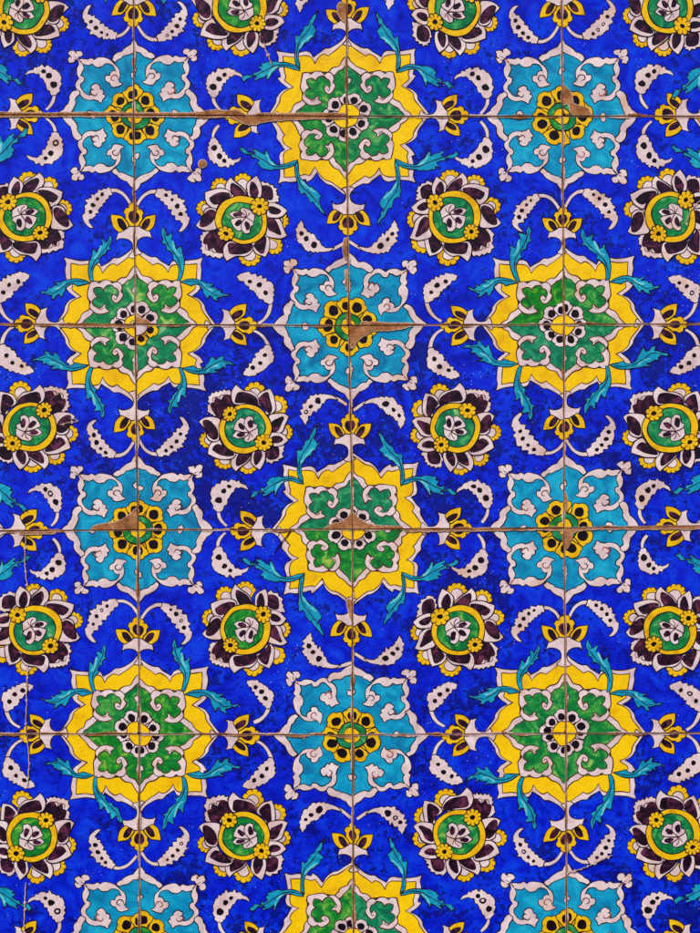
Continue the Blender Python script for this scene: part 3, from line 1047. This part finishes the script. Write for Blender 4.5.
    for i, s_ in enumerate(CRACKS.get((r, c), [])):
        a = Art()
        P = smooth(pts(s_), False, 1.0)
        P = [(x + noise.noise(Vector((x * .4, y * .4, 3))) * 0.9, y + noise.noise(Vector((x * .4, y * .4, 9))) * 0.9) for x, y in P]
        pale = (r, c) not in ((3, 1),)
        a.stroke(P, 1.0, 'rim' if pale else 'line', 44, False, True, sd=seed)
        if pale:
            a.stroke([(x + .55, y + .2) for x, y in P], 0.45, 'line', 44.6, False, True)
            for k in range(0, len(P), 7):
                if rg.random() < .5:
                    x, y = P[k]
                    a.fill(ellipse(x, y, rg.uniform(.8, 1.6), rg.uniform(.8, 2.2), rg.random(), 9, .4, rg.random() * 9), 'rim', 45.2)
        sub('crack', a, root, wid, planes)
    # loose brush marks the painter left in the blue field
    for k in range(rg.choice([1, 2, 2, 3])):
        t0 = rg.uniform(0, 6.28); cx_, cy_ = rg.choice([(52, 128), (160, 80), (88, 45), (128, 172), (160, 140), (50, 90)])
        cx_ += rg.uniform(-5, 5); cy_ += rg.uniform(-5, 5)
        P = [(cx_ + (2.4 + .1 * i) * math.cos(t0 + i * .35), cy_ + (1.7 + .1 * i) * math.sin(t0 + i * .35)) for i in range(rg.choice([6, 9, 12]))]
        a = Art()
        a.stroke(P, 0.9, 'ink', 1, False, True)
        sub('brush_mark', a, body)
    # worn rim: one ragged strip where the glaze has gone along the four edges
    a = Art()
    dep = lambda x, y, o: max(0.28, 0.45 + 2.6 * noise.noise(Vector((x * .055, y * .055, seed + o))) + 0.7 * noise.noise(Vector((x * .4, y * .4, seed + o))))
    last = 'rim'
    for e in range(4):
        (x0, y0), (x1, y1) = quad[e], quad[(e + 1) % 4]
        L = math.hypot(x1 - x0, y1 - y0)
        ux, uy = (x1 - x0) / L, (y1 - y0) / L
        nx, ny = -uy, ux
        n = int(L / 1.1)
        Q = []
        for k in range(n + 1):
            t = L * k / n
            x, y = x0 + ux * t, y0 + uy * t
            d = min(2.4, dep(x, y, 0))
            Q.append((x - nx, y - ny, x + nx * d, y + ny * d))
        for k in range(n):
            p, q_ = Q[k], Q[k + 1]
            v = noise.noise(Vector((p[0] * .03, p[1] * .03, seed * 2.2)))
            a.tris.append(([(p[0], p[1]), (q_[0], q_[1]), (q_[2], q_[3]), (p[2], p[3])], 'rim' if v > 0.02 else ('clay' if v > -.22 else 'mortar'), 41))
    sub('worn_rim', a, root, wid, planes)


for r in range(5):
    for c in range(4):
        make_tile(r, c)

# ------------------------------------------------------------------ wall behind: mortar bed, uneven
def wall():
    x0, x1, y0, y1 = -84, 784, -100, 946
    nx, ny = 120, 150
    vs, fs = [], []
    for j in range(ny + 1):
        for i in range(nx + 1):
            x = x0 + (x1 - x0) * i / nx; y = y0 + (y1 - y0) * j / ny
            n = noise.noise(Vector((x * 0.05, y * 0.05, 4.2)))
            vs.append(wpos(x, y, 0.0113 + 0.0005 * n))
    for j in range(ny):
        for i in range(nx):
            a = j * (nx + 1) + i
            fs.append((a, a + nx + 1, a + nx + 2, a + 1))
    k = len(vs)
    for (x, y) in ((x0, y0), (x1, y0), (x1, y1), (x0, y1)):
        vs.append(wpos(x, y, -0.2))
    top = list(range(nx + 1)); bot = [ny * (nx + 1) + i for i in range(nx + 1)]
    lef = [j * (nx + 1) for j in range(ny + 1)]; rig = [j * (nx + 1) + nx for j in range(ny + 1)]
    fs.append(tuple(top) + (k + 1, k)); fs.append(tuple(bot[::-1]) + (k + 3, k + 2))
    fs.append(tuple(lef[::-1]) + (k, k + 3)); fs.append(tuple(rig) + (k + 2, k + 1))
    fs.append((k, k + 1, k + 2, k + 3))
    me = bpy.data.meshes.new('wall')
    me.from_pydata(vs, [], fs)
    me.materials.append(M['mortar'])
    me.update()
    o = bpy.data.objects.new('wall', me)
    COL.objects.link(o)
    o['kind'] = 'structure'
    return o


wall()

# ------------------------------------------------------------------ light
w = bpy.data.worlds.new('World')
scn.world = w
w.use_nodes = True
nt = w.node_tree
bg = nt.nodes['Background']
sky = nt.nodes.new('ShaderNodeTexSky')
sky.sky_type = 'NISHITA'
sky.sun_disc = False
EL, AZ = 50, 205
sky.sun_elevation = math.radians(EL)
sky.sun_rotation = math.radians(AZ)
nt.links.new(sky.outputs[0], bg.inputs[0])
bg.inputs[1].default_value = 0.05
sd = bpy.data.lights.new('sun', 'SUN')
sd.energy = 4.0
sd.angle = math.radians(0.6)
sd.color = (1.0, 0.93, 0.82)
so = bpy.data.objects.new('sun', sd)
COL.objects.link(so)
# sun rotation 0 = +Y, clockwise seen from above
d = Vector((math.sin(math.radians(AZ)) * math.cos(math.radians(EL)), math.cos(math.radians(AZ)) * math.cos(math.radians(EL)), math.sin(math.radians(EL))))
so.rotation_euler = (-d).to_track_quat('-Z', 'Y').to_euler()
so.location = (0.35, -2, 3)

# ------------------------------------------------------------------ camera
cam = bpy.data.cameras.new('camera')
co = bpy.data.objects.new('camera', cam)
COL.objects.link(co)
DIST = 1.8
co.location = (0.350, -DIST - 0.012, ZTOP - 0.4665)
co.rotation_euler = (math.radians(90), 0, 0)
cam.sensor_fit = 'VERTICAL'
cam.sensor_height = 36
cam.lens = 36 * DIST / 0.9333
cam.clip_start = 0.05
cam.clip_end = 200
scn.camera = co

vs = scn.view_settings
vs.view_transform = 'Standard'
vs.look = 'None'
vs.exposure = 0.42
vs.gamma = 1
